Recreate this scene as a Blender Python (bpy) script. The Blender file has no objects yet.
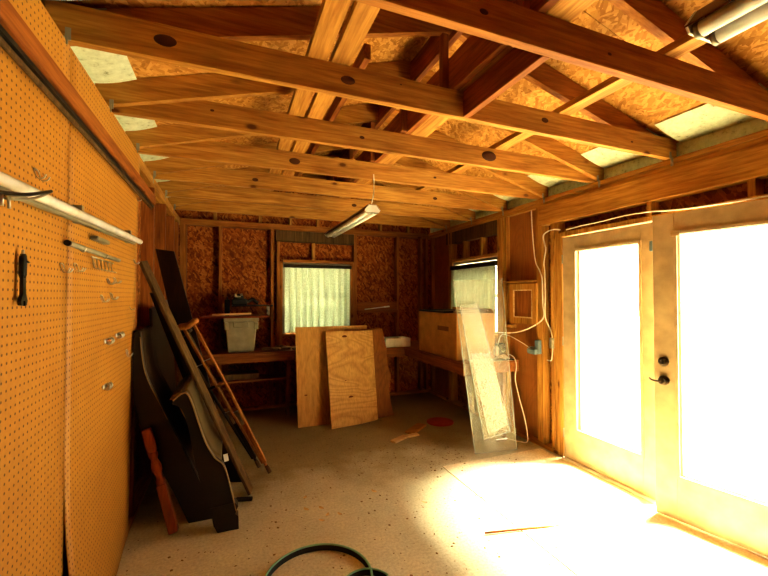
import bpy, bmesh, math, random
from mathutils import Vector, Matrix
R = math.radians
rnd = random.Random(7)
scene = bpy.context.scene
COL = scene.collection

# ------------------------------------------------------------------ materials
def newmat(name):
    m = bpy.data.materials.new(name); m.use_nodes = True
    nt = m.node_tree; nt.nodes.clear()
    out = nt.nodes.new('ShaderNodeOutputMaterial')
    b = nt.nodes.new('ShaderNodeBsdfPrincipled')
    nt.links.new(b.outputs[0], out.inputs[0])
    return m, nt, b, out
def N(nt, t, **kw):
    n = nt.nodes.new(t)
    for k, v in kw.items():
        if k.startswith('i_'):
            key = k[2:]
            key = int(key) if key.isdigit() else key
            n.inputs[key].default_value = v
        else: setattr(n, k, v)
    return n
def ramp(nt, fac, stops, interp='LINEAR'):
    r = nt.nodes.new('ShaderNodeValToRGB'); r.color_ramp.interpolation = interp
    e = r.color_ramp.elements
    while len(e) < len(stops): e.new(0.5)
    for i, (p, c) in enumerate(stops):
        e[i].position = p; e[i].color = (c[0], c[1], c[2], 1)
    nt.links.new(fac, r.inputs[0]); return r.outputs[0]
def coords(nt, scale=(1,1,1), rand=True, rot=(0,0,0)):
    tc = N(nt, 'ShaderNodeTexCoord'); mp = N(nt, 'ShaderNodeMapping')
    mp.inputs['Scale'].default_value = scale; mp.inputs['Rotation'].default_value = rot
    nt.links.new(tc.outputs['Object'], mp.inputs[0])
    if rand:
        oi = N(nt, 'ShaderNodeObjectInfo')
        cm = N(nt, 'ShaderNodeMath', operation='MULTIPLY', i_1=37.0)
        nt.links.new(oi.outputs['Random'], cm.inputs[0])
        nt.links.new(cm.outputs[0], mp.inputs['Location'])
    return mp.outputs[0]
def noise(nt, vec, scale, detail=3, rough=.55, dist=0):
    n = N(nt, 'ShaderNodeTexNoise'); n.inputs['Scale'].default_value = scale
    n.inputs['Detail'].default_value = detail; n.inputs['Roughness'].default_value = rough
    n.inputs['Distortion'].default_value = dist
    nt.links.new(vec, n.inputs['Vector']); return n
def mix(nt, a, b, fac, mode='MIX'):
    m = N(nt, 'ShaderNodeMix', data_type='RGBA', blend_type=mode)
    for sock, v in ((m.inputs[0], fac), (m.inputs[6], a), (m.inputs[7], b)):
        if hasattr(v, 'links'): nt.links.new(v, sock)
        elif isinstance(v, (int, float)): sock.default_value = v
        else: sock.default_value = (v[0], v[1], v[2], 1)
    return m.outputs[2]
def bump(nt, b, h, s=.2, d=.01):
    n = N(nt, 'ShaderNodeBump'); n.inputs['Strength'].default_value = s; n.inputs['Distance'].default_value = d
    nt.links.new(h, n.inputs['Height']); nt.links.new(n.outputs[0], b.inputs['Normal'])
def plain(name, c, rough=.6, metal=0, spec=.3):
    m, nt, b, o = newmat(name)
    v = coords(nt); n = noise(nt, v, 9, 4)
    col = ramp(nt, n.outputs[0], [(.3, [x*.78 for x in c]), (.7, [min(1, x*1.12) for x in c])])
    nt.links.new(col, b.inputs['Base Color'])
    b.inputs['Roughness'].default_value = rough; b.inputs['Metallic'].default_value = metal
    b.inputs['Specular IOR Level'].default_value = spec
    return m
def wood(name, dark, light, axis='x', knot=(.10,.03,.008), knots=True, rough=.7, fine=1.0):
    """lumber with grain running along axis"""
    m, nt, b, o = newmat(name)
    ai = 'xyz'.index(axis)
    s = [1.0]*3; s[ai] = .07
    v = coords(nt, s)
    n1 = noise(nt, v, 22*fine, 5, .6, .8)
    wv = N(nt, 'ShaderNodeTexNoise'); wv.inputs['Scale'].default_value = 90*fine
    wv.inputs['Detail'].default_value = 2; nt.links.new(v, wv.inputs['Vector'])
    c1 = ramp(nt, n1.outputs[0], [(.32, dark), (.5, [(a+c)/2 for a, c in zip(dark, light)]), (.68, light)])
    c2 = mix(nt, c1, ramp(nt, wv.outputs[0], [(.35, (.55,.5,.45)), (.6, (1,1,1))]), .55, 'MULTIPLY')
    vb = coords(nt)
    nb = noise(nt, vb, 1.7, 2)
    c2 = mix(nt, c2, ramp(nt, nb.outputs[0], [(.35, (.78,.72,.66)), (.65, (1.08,1.06,1.02))]), .8, 'MULTIPLY')
    if knots:
        s2 = [5.0]*3; s2[ai] = 2.6
        vk = coords(nt, s2)
        vo = N(nt, 'ShaderNodeTexVoronoi'); vo.inputs['Scale'].default_value = 1.0
        nt.links.new(vk, vo.inputs['Vector'])
        kf = ramp(nt, vo.outputs['Distance'], [(.0, (1,1,1)), (.06, (.9,.9,.9)), (.085, (.35,.35,.35)), (.13, (0,0,0))])
        c2 = mix(nt, c2, knot, kf)
    nt.links.new(c2, b.inputs['Base Color'])
    b.inputs['Roughness'].default_value = rough; b.inputs['Specular IOR Level'].default_value = .25
    bump(nt, b, n1.outputs[0], .15, .004)
    return m
def osb(name, dark, mid, light, plane='yz', k=1.0):
    """oriented strand board: layered random flakes"""
    m, nt, b, o = newmat(name)
    def layer(ang, sc, seed):
        rot = {'yz': (ang,0,0), 'xz': (0,ang,0), 'xy': (0,0,ang)}[plane]
        sx = {'yz': (1, sc*.40, sc), 'xz': (sc*.40, 1, sc), 'xy': (sc*.40, sc, 1)}[plane]
        tc = N(nt, 'ShaderNodeTexCoord'); mp = N(nt, 'ShaderNodeMapping')
        mp.vector_type = 'TEXTURE' if False else 'POINT'
        r1 = N(nt, 'ShaderNodeMapping'); r1.inputs['Rotation'].default_value = rot
        nt.links.new(tc.outputs['Object'], r1.inputs[0]); nt.links.new(r1.outputs[0], mp.inputs[0])
        mp.inputs['Scale'].default_value = sx; mp.inputs['Location'].default_value = (seed, seed*2.3, seed*.7)
        vo = N(nt, 'ShaderNodeTexVoronoi'); vo.inputs['Scale'].default_value = k
        nt.links.new(mp.outputs[0], vo.inputs['Vector'])
        sp = N(nt, 'ShaderNodeSeparateColor'); nt.links.new(vo.outputs['Color'], sp.inputs[0])
        return sp.outputs[0], sp.outputs[1]
    cols = None
    for i, (a, sc) in enumerate(((.35, 52), (-.7, 46), (1.25, 58), (2.2, 50))):
        val, sel = layer(a, sc, i*5.1+1)
        c = ramp(nt, val, [(0, dark), (.45, mid), (1, light)])
        cols = c if cols is None else mix(nt, cols, c, ramp(nt, sel, [(.52, (0,0,0)), (.56, (1,1,1))]))
    vb = coords(nt, rand=False); nb = noise(nt, vb, 1.3, 3)
    cols = mix(nt, cols, ramp(nt, nb.outputs[0], [(.3, (.7,.65,.6)), (.7, (1.1,1.08,1.05))]), .8, 'MULTIPLY')
    nt.links.new(cols, b.inputs['Base Color']); b.inputs['Roughness'].default_value = .75
    b.inputs['Specular IOR Level'].default_value = .2
    return m

M = {}
PD, PL = (.34,.145,.026), (.60,.33,.072)
for ax in 'xyz':
    M['pine_'+ax] = wood('pine_'+ax, PD, PL, ax)
    M['red_'+ax] = wood('aged_pine_'+ax, (.19,.055,.010), (.36,.13,.025), ax)
M['truss_red'] = wood('truss_red', (.27,.095,.018), (.48,.215,.045), 'x')  # pine toned darker, shading of the near trusses put into the colour
for ax in 'xz': M['backpine_'+ax] = wood('back_pine_'+ax, (.26,.088,.014), (.46,.195,.036), ax)
M['scrap'] = wood('scrap', (.55,.36,.14), (.85,.64,.32), 'x', knots=False)
M['plank'] = wood('plank_grey', (.07,.040,.014), (.17,.10,.034), 'z', knots=False)
M['darkboard'] = wood('darkboard', (.018,.010,.004), (.040,.022,.008), 'z', knots=False, rough=.5)
M['crutch'] = wood('crutch_wood', (.30,.11,.02), (.50,.21,.05), 'z', knots=False, rough=.45)
M['redwood'] = wood('red_stain', (.22,.055,.007), (.34,.095,.013), 'z', knots=False, rough=.4)
M['shelfred'] = wood('red_board', (.20,.040,.010), (.32,.07,.016), 'x', knots=False, rough=.5)
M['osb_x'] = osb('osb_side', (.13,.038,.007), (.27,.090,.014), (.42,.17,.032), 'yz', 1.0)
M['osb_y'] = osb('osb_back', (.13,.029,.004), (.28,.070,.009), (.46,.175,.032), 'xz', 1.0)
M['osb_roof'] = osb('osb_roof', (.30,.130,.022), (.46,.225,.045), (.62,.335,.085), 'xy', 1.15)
M['black'] = plain('black_lacquer', (.012,.009,.006), .35, 0, .4)
M['greyfab'] = plain('grey_curl', (.10,.075,.035), .45)
M['edge'] = plain('worn_edge', (.34,.24,.13), .5)  # pale tan for small items; also paints highlight lines on the bed ends
M['metal'] = plain('steel', (.55,.52,.45), .35, 1)
M['galv'] = plain('galvanised', (.30,.28,.20), .55, .4)
M['darkmetal'] = plain('dark_metal', (.035,.030,.022), .45, .6)
M['bronze'] = plain('bronze', (.06,.040,.022), .35, .8)
M['white'] = plain('white_paint', (.80,.78,.70), .5)
M['lampbrown'] = plain('lamp_brown', (.13,.045,.014), .5)
M['tubeglass'] = plain('tube_glass', (.86,.86,.80), .25)
M['cable'] = plain('cable_white', (.80,.72,.55), .5)
M['rubber'] = plain('rubber', (.02,.018,.014), .7)
M['hose'] = plain('hose_green', (.20,.40,.27), .4)
M['toteg'] = plain('tote_grey', (.30,.27,.165), .5)
M['cardboard'] = plain('cardboard', (.56,.28,.075), .85)
M['cardboard_d'] = plain('cardboard_label', (.20,.085,.025), .85)
M['rag'] = plain('rag', (.34,.24,.13), .9)
M['redmat'] = plain('red_plastic', (.34,.045,.012), .6)
M['bluegrey'] = plain('blue_grey', (.14,.19,.22), .5)
M['paper'] = plain('paper', (.78,.80,.82), .6)
M['doorpaint'] = plain('door_paint', (.46,.345,.19), .45)
M['threshold'] = plain('threshold_white', (.88,.87,.84), .5)  # threshold; its white also stands for light coming under the doors
M['pebble'] = plain('crumbs', (.26,.17,.08), .9)
M['ceilpale'] = None

# pegboard
def peg():
    m, nt, b, o = newmat('pegboard')
    tc = N(nt, 'ShaderNodeTexCoord'); sp = N(nt, 'ShaderNodeSeparateXYZ')
    nt.links.new(tc.outputs['Object'], sp.inputs[0])
    def cell(out):
        a = N(nt, 'ShaderNodeMath', operation='MULTIPLY', i_1=1/.0254); nt.links.new(out, a.inputs[0])
        f = N(nt, 'ShaderNodeMath', operation='FRACT'); nt.links.new(a.outputs[0], f.inputs[0])
        s = N(nt, 'ShaderNodeMath', operation='SUBTRACT', i_1=.5); nt.links.new(f.outputs[0], s.inputs[0])
        q = N(nt, 'ShaderNodeMath', operation='MULTIPLY'); nt.links.new(s.outputs[0], q.inputs[0]); nt.links.new(s.outputs[0], q.inputs[1])
        return q.outputs[0]
    ad = N(nt, 'ShaderNodeMath', operation='ADD'); nt.links.new(cell(sp.outputs[1]), ad.inputs[0]); nt.links.new(cell(sp.outputs[2]), ad.inputs[1])
    hole = ramp(nt, ad.outputs[0], [(.020, (1,1,1)), (.034, (0,0,0))])
    v = coords(nt, rand=False); n = noise(nt, v, 2.2, 5)
    col = ramp(nt, n.outputs[0], [(.3, (.37,.165,.018)), (.7, (.46,.222,.028))])
    n2 = noise(nt, v, 45, 3)
    col = mix(nt, col, ramp(nt, n2.outputs[0], [(.3, (.86,.84,.8)), (.7, (1.06,1.06,1.05))]), .7, 'MULTIPLY')
    col = mix(nt, col, (.07,.022,.004), hole)
    nt.links.new(col, b.inputs['Base Color']); b.inputs['Roughness'].default_value = .6
    return m
M['peg'] = peg()
# concrete
def concrete():
    m, nt, b, o = newmat('concrete')
    v = coords(nt, rand=False)
    n = noise(nt, v, 1.6, 6, .6); n2 = noise(nt, v, 60, 4, .7)
    col = ramp(nt, n.outputs[0], [(.3, (.50,.47,.32)), (.7, (.68,.65,.46))])
    col = mix(nt, col, ramp(nt, n2.outputs[0], [(.35, (.72,.7,.66)), (.6, (1.05,1.05,1.05))]), .8, 'MULTIPLY')
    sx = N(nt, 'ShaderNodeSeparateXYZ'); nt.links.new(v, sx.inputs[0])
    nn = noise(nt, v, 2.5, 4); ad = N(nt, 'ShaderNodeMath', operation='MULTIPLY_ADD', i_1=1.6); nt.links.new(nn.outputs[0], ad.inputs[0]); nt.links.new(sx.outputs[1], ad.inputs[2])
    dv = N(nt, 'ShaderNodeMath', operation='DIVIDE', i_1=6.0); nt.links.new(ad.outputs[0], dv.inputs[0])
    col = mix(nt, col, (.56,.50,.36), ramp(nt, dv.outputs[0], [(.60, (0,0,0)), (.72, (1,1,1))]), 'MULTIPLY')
    vo = N(nt, 'ShaderNodeTexVoronoi'); vo.inputs['Scale'].default_value = 26; nt.links.new(v, vo.inputs['Vector'])
    spk = ramp(nt, vo.outputs['Distance'], [(.10, (1,1,1)), (.16, (0,0,0))])
    sp = N(nt, 'ShaderNodeSeparateColor'); nt.links.new(vo.outputs['Color'], sp.inputs[0])
    sel = ramp(nt, sp.outputs[0], [(.80, (0,0,0)), (.84, (1,1,1))])
    f = mix(nt, (0,0,0), spk, sel)
    col = mix(nt, col, (.13,.075,.03), f)
    nt.links.new(col, b.inputs['Base Color']); b.inputs['Roughness'].default_value = .8
    bump(nt, b, n2.outputs[0], .25, .004)
    return m
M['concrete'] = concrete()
# plywood with cathedral grain and knots
def plywood(name, dark, light, knotc=(.13,.03,.008), sc=(1,1,.35)):
    m, nt, b, o = newmat(name)
    v = coords(nt, sc)
    n = noise(nt, v, 2.6, 2, .5, .6)
    w = N(nt, 'ShaderNodeMath', operation='MULTIPLY', i_1=16.0); nt.links.new(n.outputs[0], w.inputs[0])
    fr = N(nt, 'ShaderNodeMath', operation='PINGPONG', i_1=.5); nt.links.new(w.outputs[0], fr.inputs[0])
    col = ramp(nt, fr.outputs[0], [(.0, [a*.55+c*.45 for a, c in zip(dark, light)]), (.12, [a*.3+c*.7 for a, c in zip(dark, light)]), (.5, light)])
    vf = coords(nt, (1,1,.05)); nf = noise(nt, vf, 60, 3)
    col = mix(nt, col, ramp(nt, nf.outputs[0], [(.35, (.7,.66,.6)), (.6, (1,1,1))]), .6, 'MULTIPLY')
    vk = coords(nt, (.3, .05, .25)); vo = N(nt, 'ShaderNodeTexVoronoi'); vo.inputs['Scale'].default_value = 3.0
    nt.links.new(vk, vo.inputs['Vector'])
    kf = ramp(nt, vo.outputs['Distance'], [(.07, (1,1,1)), (.11, (0,0,0))])
    col = mix(nt, col, knotc, kf)
    nt.links.new(col, b.inputs['Base Color']); b.inputs['Roughness'].default_value = .7
    return m
M['ply'] = plywood('plywood_gold', (.40,.185,.034), (.60,.325,.072))
M['ply2'] = plywood('plywood_tan', (.36,.165,.035), (.70,.43,.125), sc=(.45,1,1))
M['plyd'] = plywood('plywood_brown', (.19,.062,.010), (.33,.125,.022))
M['plywall'] = plywood('plywood_wall', (.28,.095,.016), (.36,.135,.024))
M['sheetpale'] = plywood('pale_sheet', (.66,.56,.36), (.78,.69,.48), (.6,.48,.3))
# eave insulation
def eave():
    m, nt, b, o = newmat('eave_baffle')
    v = coords(nt, rand=False); n = noise(nt, v, 28, 5, .7)
    col = ramp(nt, n.outputs[0], [(.3, (.22,.25,.14)), (.42, (.52,.58,.42)), (.7, (.66,.72,.55))])
    nt.links.new(col, b.inputs['Base Color']); b.inputs['Roughness'].default_value = .9
    return m
M['eave'] = eave()
# glass panes
def glass(name, tint=(1,1,1), gl=.06):
    m, nt, b, o = newmat(name); nt.nodes.remove(b)
    t = N(nt, 'ShaderNodeBsdfTransparent'); t.inputs[0].default_value = (*tint, 1)
    g = N(nt, 'ShaderNodeBsdfGlossy'); g.inputs['Roughness'].default_value = .05
    mx = N(nt, 'ShaderNodeMixShader'); mx.inputs[0].default_value = gl
    nt.links.new(t.outputs[0], mx.inputs[1]); nt.links.new(g.outputs[0], mx.inputs[2]); nt.links.new(mx.outputs[0], o.inputs[0])
    return m
M['glass'] = glass('pane_glass')
def acrylic(name, haze, scr):
    m, nt, b, o = newmat(name); nt.nodes.remove(b)
    t = N(nt, 'ShaderNodeBsdfTransparent'); t.inputs[0].default_value = (.97,.98,.95,1)
    d = N(nt, 'ShaderNodeBsdfPrincipled'); d.inputs['Base Color'].default_value = (.55,.56,.46,1); d.inputs['Roughness'].default_value = .18
    v = coords(nt, (1,1,.35)); n = noise(nt, v, scr, 5, .7)
    f = ramp(nt, n.outputs[0], [(.3, (haze*.6,)*3), (.7, (min(1,haze*1.5),)*3)])
    mx = N(nt, 'ShaderNodeMixShader'); nt.links.new(f, mx.inputs[0])
    nt.links.new(t.outputs[0], mx.inputs[1]); nt.links.new(d.outputs[0], mx.inputs[2]); nt.links.new(mx.outputs[0], o.inputs[0])
    return m
M['acrylic'] = acrylic('acrylic_clear', .15, 6)
M['acrylic2'] = acrylic('acrylic_film', .22, 9)
M['edgewhite'] = acrylic('acrylic_edge', .5, 8)  # whiter mix, brightness of lit sheet edges put into the material
M['film'] = acrylic('printed_film', .38, 120)
def curtain_mat(name, tl):
    m, nt, b, o = newmat(name); nt.nodes.remove(b)
    v = coords(nt, (1,1,1)); n = noise(nt, v, 70, 4, .7)
    col = ramp(nt, n.outputs[0], [(.3, (.36,.43,.28)), (.65, (.62,.74,.56))])
    d = N(nt, 'ShaderNodeBsdfDiffuse'); tr = N(nt, 'ShaderNodeBsdfTranslucent')
    nt.links.new(col, d.inputs[0]); nt.links.new(col, tr.inputs[0])
    mx = N(nt, 'ShaderNodeMixShader'); mx.inputs[0].default_value = tl
    nt.links.new(d.outputs[0], mx.inputs[1]); nt.links.new(tr.outputs[0], mx.inputs[2]); nt.links.new(mx.outputs[0], o.inputs[0])
    return m
M['curtain'] = curtain_mat('curtain', .10); M['curtain_sunny'] = curtain_mat('curtain_sunny', .022)
def ground_mat():
    m, nt, b, o = newmat('outside_ground')
    v = coords(nt, rand=False); n = noise(nt, v, 3, 5)
    nt.links.new(ramp(nt, n.outputs[0], [(.3, (.26,.25,.22)), (.7, (.36,.35,.32))]), b.inputs['Base Color'])
    b.inputs['Roughness'].default_value = .9
    return m
M['ground'] = ground_mat()

# ------------------------------------------------------------------ mesh builder
class MB:
    def __init__(s): s.bm = bmesh.new(); s.smooth = False
    def box(s, x0, x1, y0, y1, z0, z1, bev=0):
        c = [(x, y, z) for x in (x0, x1) for y in (y0, y1) for z in (z0, z1)]
        return s.hexa([c[0], c[4], c[6], c[2], c[1], c[5], c[7], c[3]], bev)
    def hexa(s, p, bev=0):
        """p: 4 bottom corners ccw, 4 top corners"""
        v = [s.bm.verts.new(q) for q in p]
        fs = [(3,2,1,0), (4,5,6,7), (0,1,5,4), (1,2,6,5), (2,3,7,6), (3,0,4,7)]
        faces = [s.bm.faces.new([v[i] for i in f]) for f in fs]
        if bev:
            es = list({e for f in faces for e in f.edges})
            bmesh.ops.bevel(s.bm, geom=es, offset=bev, segments=1, affect='EDGES', profile=.5)
        return s
    def beam(s, p0, p1, w, h, side=(0,1,0), bev=0):
        """bar from p0 to p1, w along side, h across"""
        p0, p1 = Vector(p0), Vector(p1); d = (p1-p0).normalized()
        sd = Vector(side); sd = (sd - d*sd.dot(d)).normalized(); u = d.cross(sd).normalized()
        q = []
        for p in (p0, p1):
            q.append([p - sd*w/2 - u*h/2, p + sd*w/2 - u*h/2, p + sd*w/2 + u*h/2, p - sd*w/2 + u*h/2])
        return s.hexa(q[0]+q[1], bev)
    def poly(s, pts, vec):
        """extrude a planar polygon along vec"""
        vec = Vector(vec); n = len(pts)
        a = [s.bm.verts.new(p) for p in pts]; b = [s.bm.verts.new(Vector(p)+vec) for p in pts]
        s.bm.faces.new(a); s.bm.faces.new(list(reversed(b)))
        for i in range(n): s.bm.faces.new([a[(i+1) % n], a[i], b[i], b[(i+1) % n]])
        return s
    def tube(s, pts, r, seg=8, caps=True):
        pts = [Vector(p) for p in pts]; rings = []; prev = None
        for i, p in enumerate(pts):
            t = (pts[min(i+1, len(pts)-1)] - pts[max(i-1, 0)]).normalized()
            if prev is None:
                a = Vector((0,0,1)) if abs(t.z) < .9 else Vector((1,0,0))
                n = t.cross(a).normalized()
            else: n = (prev - t*prev.dot(t)).normalized()
            prev = n; bn = t.cross(n)
            rr = r[i] if isinstance(r, (list, tuple)) else r
            rings.append([s.bm.verts.new(p + (n*math.cos(2*math.pi*k/seg) + bn*math.sin(2*math.pi*k/seg))*rr) for k in range(seg)])
        for a, b in zip(rings, rings[1:]):
            for k in range(seg):
                f = s.bm.faces.new([a[k], a[(k+1) % seg], b[(k+1) % seg], b[k]]); f.smooth = True
        if caps:
            s.bm.faces.new(list(reversed(rings[0]))); s.bm.faces.new(rings[-1])
        return s
    def lathe(s, p0, p1, prof, seg=16):
        p0, p1 = Vector(p0), Vector(p1)
        return s.tube([p0.lerp(p1, t) for t, r in prof], [r for t, r in prof], seg)
    def grid(s, f, nu, nv, smooth=True):
        g = [[s.bm.verts.new(f(i/nu, j/nv)) for j in range(nv+1)] for i in range(nu+1)]
        for i in range(nu):
            for j in range(nv):
                q = s.bm.faces.new([g[i][j], g[i+1][j], g[i+1][j+1], g[i][j+1]]); q.smooth = smooth
        return s
    def blob(s, c, r, sq=(1,1,1), sub=2, jit=.0, seed=0):
        rr = random.Random(seed)
        ret = bmesh.ops.create_icosphere(s.bm, subdivisions=sub, radius=r)
        for v in ret['verts']:
            k = 1 + rr.uniform(-jit, jit)
            v.co = Vector((v.co.x*sq[0]*k, v.co.y*sq[1]*k, v.co.z*sq[2]*k)) + Vector(c)
        return s
    def build(s, name, mat, parent=None, pivot=None):
        bmesh.ops.recalc_face_normals(s.bm, faces=s.bm.faces[:])
        me = bpy.data.meshes.new(name)
        o = bpy.data.objects.new(name, me)
        vs = s.bm.verts
        if parent is not None:
            base = world_loc(parent)
        else:
            if pivot is None:
                xs = [v.co for v in vs]
                pivot = Vector(((min(p.x for p in xs)+max(p.x for p in xs))/2, (min(p.y for p in xs)+max(p.y for p in xs))/2, min(p.z for p in xs)))
            base = Vector(pivot)
        for v in vs: v.co -= base
        s.bm.to_mesh(me); s.bm.free()
        me.materials.append(M[mat] if isinstance(mat, str) else mat)
        COL.objects.link(o)
        if parent is not None: o.parent = parent
        else: o.location = base
        return o
def world_loc(o):
    v = Vector(o.location)
    while o.parent: o = o.parent; v += Vector(o.location)
    return v
def tag(o, label, cat, group=None, kind=None):
    o['label'] = label; o['category'] = cat
    if group: o['group'] = group
    if kind: o['kind'] = kind
    return o
def thing(name, loc, label, cat, group=None, kind=None):
    o = bpy.data.objects.new(name, None); o.empty_display_size = .05
    COL.objects.link(o); o.location = loc
    return tag(o, label, cat, group, kind)
def smoothpts(pts, n=8):
    """Catmull-Rom through points"""
    P = [Vector(p) for p in pts]; out = []
    for i in range(len(P)-1):
        a, b, c, d = P[max(i-1,0)], P[i], P[i+1], P[min(i+2,len(P)-1)]
        for k in range(n):
            t = k/n
            out.append(.5*((2*b) + (c-a)*t + (2*a-5*b+4*c-d)*t*t + (3*b-a-3*c+d)*t**3))
    out.append(P[-1]); return out

# ------------------------------------------------------------------ room numbers
XL, XR, YB, YF = -.577, 2.84, 5.32, -1.6      # stud faces
XM = (XL+XR)/2; SL = .285; PZ = 2.43
def rz(x): return PZ + SL*((x-XL) if x < XM else (XR-x))      # underside of rafters

# ------------------------------------------------------------------ setting
g = MB(); g.box(-30, 30, -30, 35, -.30, -.16)
tag(g.build('ground', 'ground'), 'pale sunlit ground outside behind the glass doors', 'ground', kind='structure')
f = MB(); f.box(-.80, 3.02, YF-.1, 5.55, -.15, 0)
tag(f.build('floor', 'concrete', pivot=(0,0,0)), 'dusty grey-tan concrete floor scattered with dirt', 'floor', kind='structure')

# left wall
wl = thing('wall_left', (XL-.09, 2, 0), 'left stud wall mostly hidden behind pegboard', 'wall', kind='structure')
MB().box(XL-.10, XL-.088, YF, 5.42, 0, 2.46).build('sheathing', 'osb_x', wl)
for y in (-1.2,-.6,0.0,.6,1.2,1.785,2.4,2.98,3.60,4.21,4.83):
    MB().box(XL-.088, XL-.001, y, y+.038, .038, PZ-.076, .002).build('stud', 'red_z', wl)
MB().box(XL-.088, XL-.001, 5.20, 5.238, .038, PZ-.076, .002).build('stud', 'red_z', wl)
MB().box(XL-.088, XL, YF, 5.40, 0, .038, .002).build('bottom_plate', 'pine_y', wl)
MB().box(XL-.088, XL, YF, 5.40, PZ-.076, PZ-.039, .002).build('top_plate', 'pine_y', wl)
MB().box(XL-.088, XL, YF, 5.40, PZ-.038, PZ, .002).build('top_plate', 'pine_y', wl)

# right wall
DY0, DY1 = .90, 2.735
wr = thing('wall_right', (XR+.09, 2, 0), 'right stud wall holding the doors and the small window', 'wall', kind='structure')
sh = MB()
sx0, sx1 = XR+.089, XR+.10
WY0, WY1, WZ0, WZ1 = 3.665, 4.63, 1.03, 1.93
sh.box(sx0, sx1, YF, DY0, 0, 2.46); sh.box(sx0, sx1, DY0, DY1+.02, 2.06, 2.46)
sh.box(sx0, sx1, DY1+.02, WY0, 0, 2.46); sh.box(sx0, sx1, WY1, 5.42, 0, 2.46)
sh.box(sx0, sx1, WY0, WY1, 0, WZ0); sh.box(sx0, sx1, WY0, WY1, WZ1, 2.46)
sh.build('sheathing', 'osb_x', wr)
for y0, y1, z0, z1 in ((-1.2,-1.162,.038,2.354),(-.6,-.562,.038,2.354),(0,.038,.038,2.354),(.6,.638,.038,2.354),(.845,.883,.038,2.354),
                       (2.765,2.81,.038,2.16),(2.82,2.86,.038,2.354),(2.965,3.045,.038,2.354),(3.50,3.54,.038,2.354),(3.555,3.655,.038,2.354),(4.635,4.675,.038,2.354),(4.70,4.74,.038,2.354),
                       (5.20,5.238,.038,2.354),(4.12,4.158,.038,1.0),(3.85,3.888,.038,1.0)):
    MB().box(XR+.001, XR+.088, y0, y1, z0, z1, .002).build('stud', 'pine_z', wr)
for y in (3.95, 4.33): MB().box(XR+.001, XR+.088, y, y+.038, WZ1+.045, 2.19, .002).build('cripple_stud', 'pine_z', wr)
for y in (1.30, 1.90): MB().box(XR+.001, XR+.088, y, y+.038, 2.062, 2.165, .002).build('cripple_stud', 'pine_z', wr)
MB().box(XR, XR+.088, DY1+.02, 5.40, 0, .038, .002).build('bottom_plate', 'pine_y', wr)
MB().box(XR, XR+.088, YF, DY0-.02, 0, .038, .002).build('bottom_plate', 'pine_y', wr)
MB().box(XR-.002, XR+.088, YF, 5.40, PZ-.038, PZ, .002).build('top_plate', 'pine_y', wr)
MB().box(XR+.002, XR+.088, YF, 5.40, PZ-.076, PZ-.039, .002).build('top_plate', 'pine_y', wr)
MB().box(XR-.012, XR+.088, .70, 3.00, 2.165, PZ-.078, .003).build('header_beam', 'pine_y', wr)
hb = MB().box(XR+.002, XR+.088, 3.66, 4.79, 2.19, PZ-.078, .002).build('header_beam', 'plank', wr); hb['label'] = 'grey weathered header over the window'
MB().box(XR+.001, XR+.088, WY0, WY1, WZ1+.004, WZ1+.042, .002).build('sill_plate', 'pine_y', wr)
MB().box(XR+.001, XR+.088, WY0, WY1, WZ0-.05, WZ0-.004, .002).build('sill_plate', 'pine_y', wr)
pp = MB().box(XR+.05, XR+.056, 3.047, 3.498, .04, 2.35).build('plywood_panel', 'plywall', wr); pp['label'] = 'smooth brown plywood infill'
MB().box(XR+.05, XR+.056, 4.745, 5.30, .04, 2.35).build('plywood_panel', 'plyd', wr)
MB().box(XR-.05, XR+.05, 3.05, 3.52, 1.615, 1.635, .002).build('ledge', 'pine_y', wr)
MB().box(XR-.012, XR+.06, 3.40, 3.52, 1.13, 1.165, .002).build('ledge', 'pine_y', wr)

# back wall
wb = thing('wall_back', (1, YB+.09, 0), 'back stud wall of strand board around the curtained window', 'wall', kind='structure')
BX0, BX1, BZ0, BZ1 = .655, 1.60, .97, 1.925
sh = MB(); y0, y1 = YB+.089, YB+.10
sh.box(XL-.1, BX0, y0, y1, 0, PZ); sh.box(BX1, XR+.1, y0, y1, 0, PZ); sh.box(BX0, BX1, y0, y1, 0, BZ0); sh.box(BX0, BX1, y0, y1, BZ1, PZ)
sh.poly([(XL-.1, y0, PZ), (XR+.1, y0, PZ), (XR+.1, y0, PZ+.16), (XM, y0, PZ+.17+SL*(XM-XL)), (XL-.1, y0, PZ+.16)], (0,.011,0))
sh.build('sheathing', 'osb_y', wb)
for x0, x1, z0, z1 in ((-.574,-.50,.04,2.354),(-.135,-.097,.04,2.354),(.50,.54,.04,2.354),(.575,.615,.04,2.2),(.617,.653,.04,1.93),(1.603,1.64,.04,1.96),(1.645,1.69,.04,2.354),
                       (2.31,2.35,.04,2.354),(2.70,2.74,.04,2.354),(2.80,2.838,.04,2.354),(1.08,1.12,.04,.93)):
    MB().box(x0, x1, YB+.001, YB+.088, z0, z1, .002).build('stud', 'backpine_z', wb)
for x in (1.05,): MB().box(x, x+.038, YB+.001, YB+.088, BZ1+.045, 2.2, .002).build('cripple_stud', 'pine_z', wb)
MB().box(.655, 1.60, YB+.001, YB+.088, BZ1+.003, BZ1+.042, .002).build('sill_plate', 'backpine_x', wb)
MB().box(.655, 1.60, YB+.001, YB+.088, BZ0-.042, BZ0-.003, .002).build('sill_plate', 'backpine_x', wb)
hb = MB().box(.56, 1.65, YB+.002, YB+.087, 2.205, 2.35, .002).build('header_beam', 'plank', wb); hb['label'] = 'grey weathered header over the window'
MB().box(1.69, 2.31, YB-.045, YB+.088, 1.23, 1.27, .002).build('ledge', 'red_x', wb)
MB().box(1.69, 2.31, YB-.002, YB+.036, 1.271, 1.385, .002).build('blocking', 'red_x', wb)
MB().box(XL, XR, YB, YB+.088, 0, .038, .002).build('bottom_plate', 'pine_x', wb)
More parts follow.
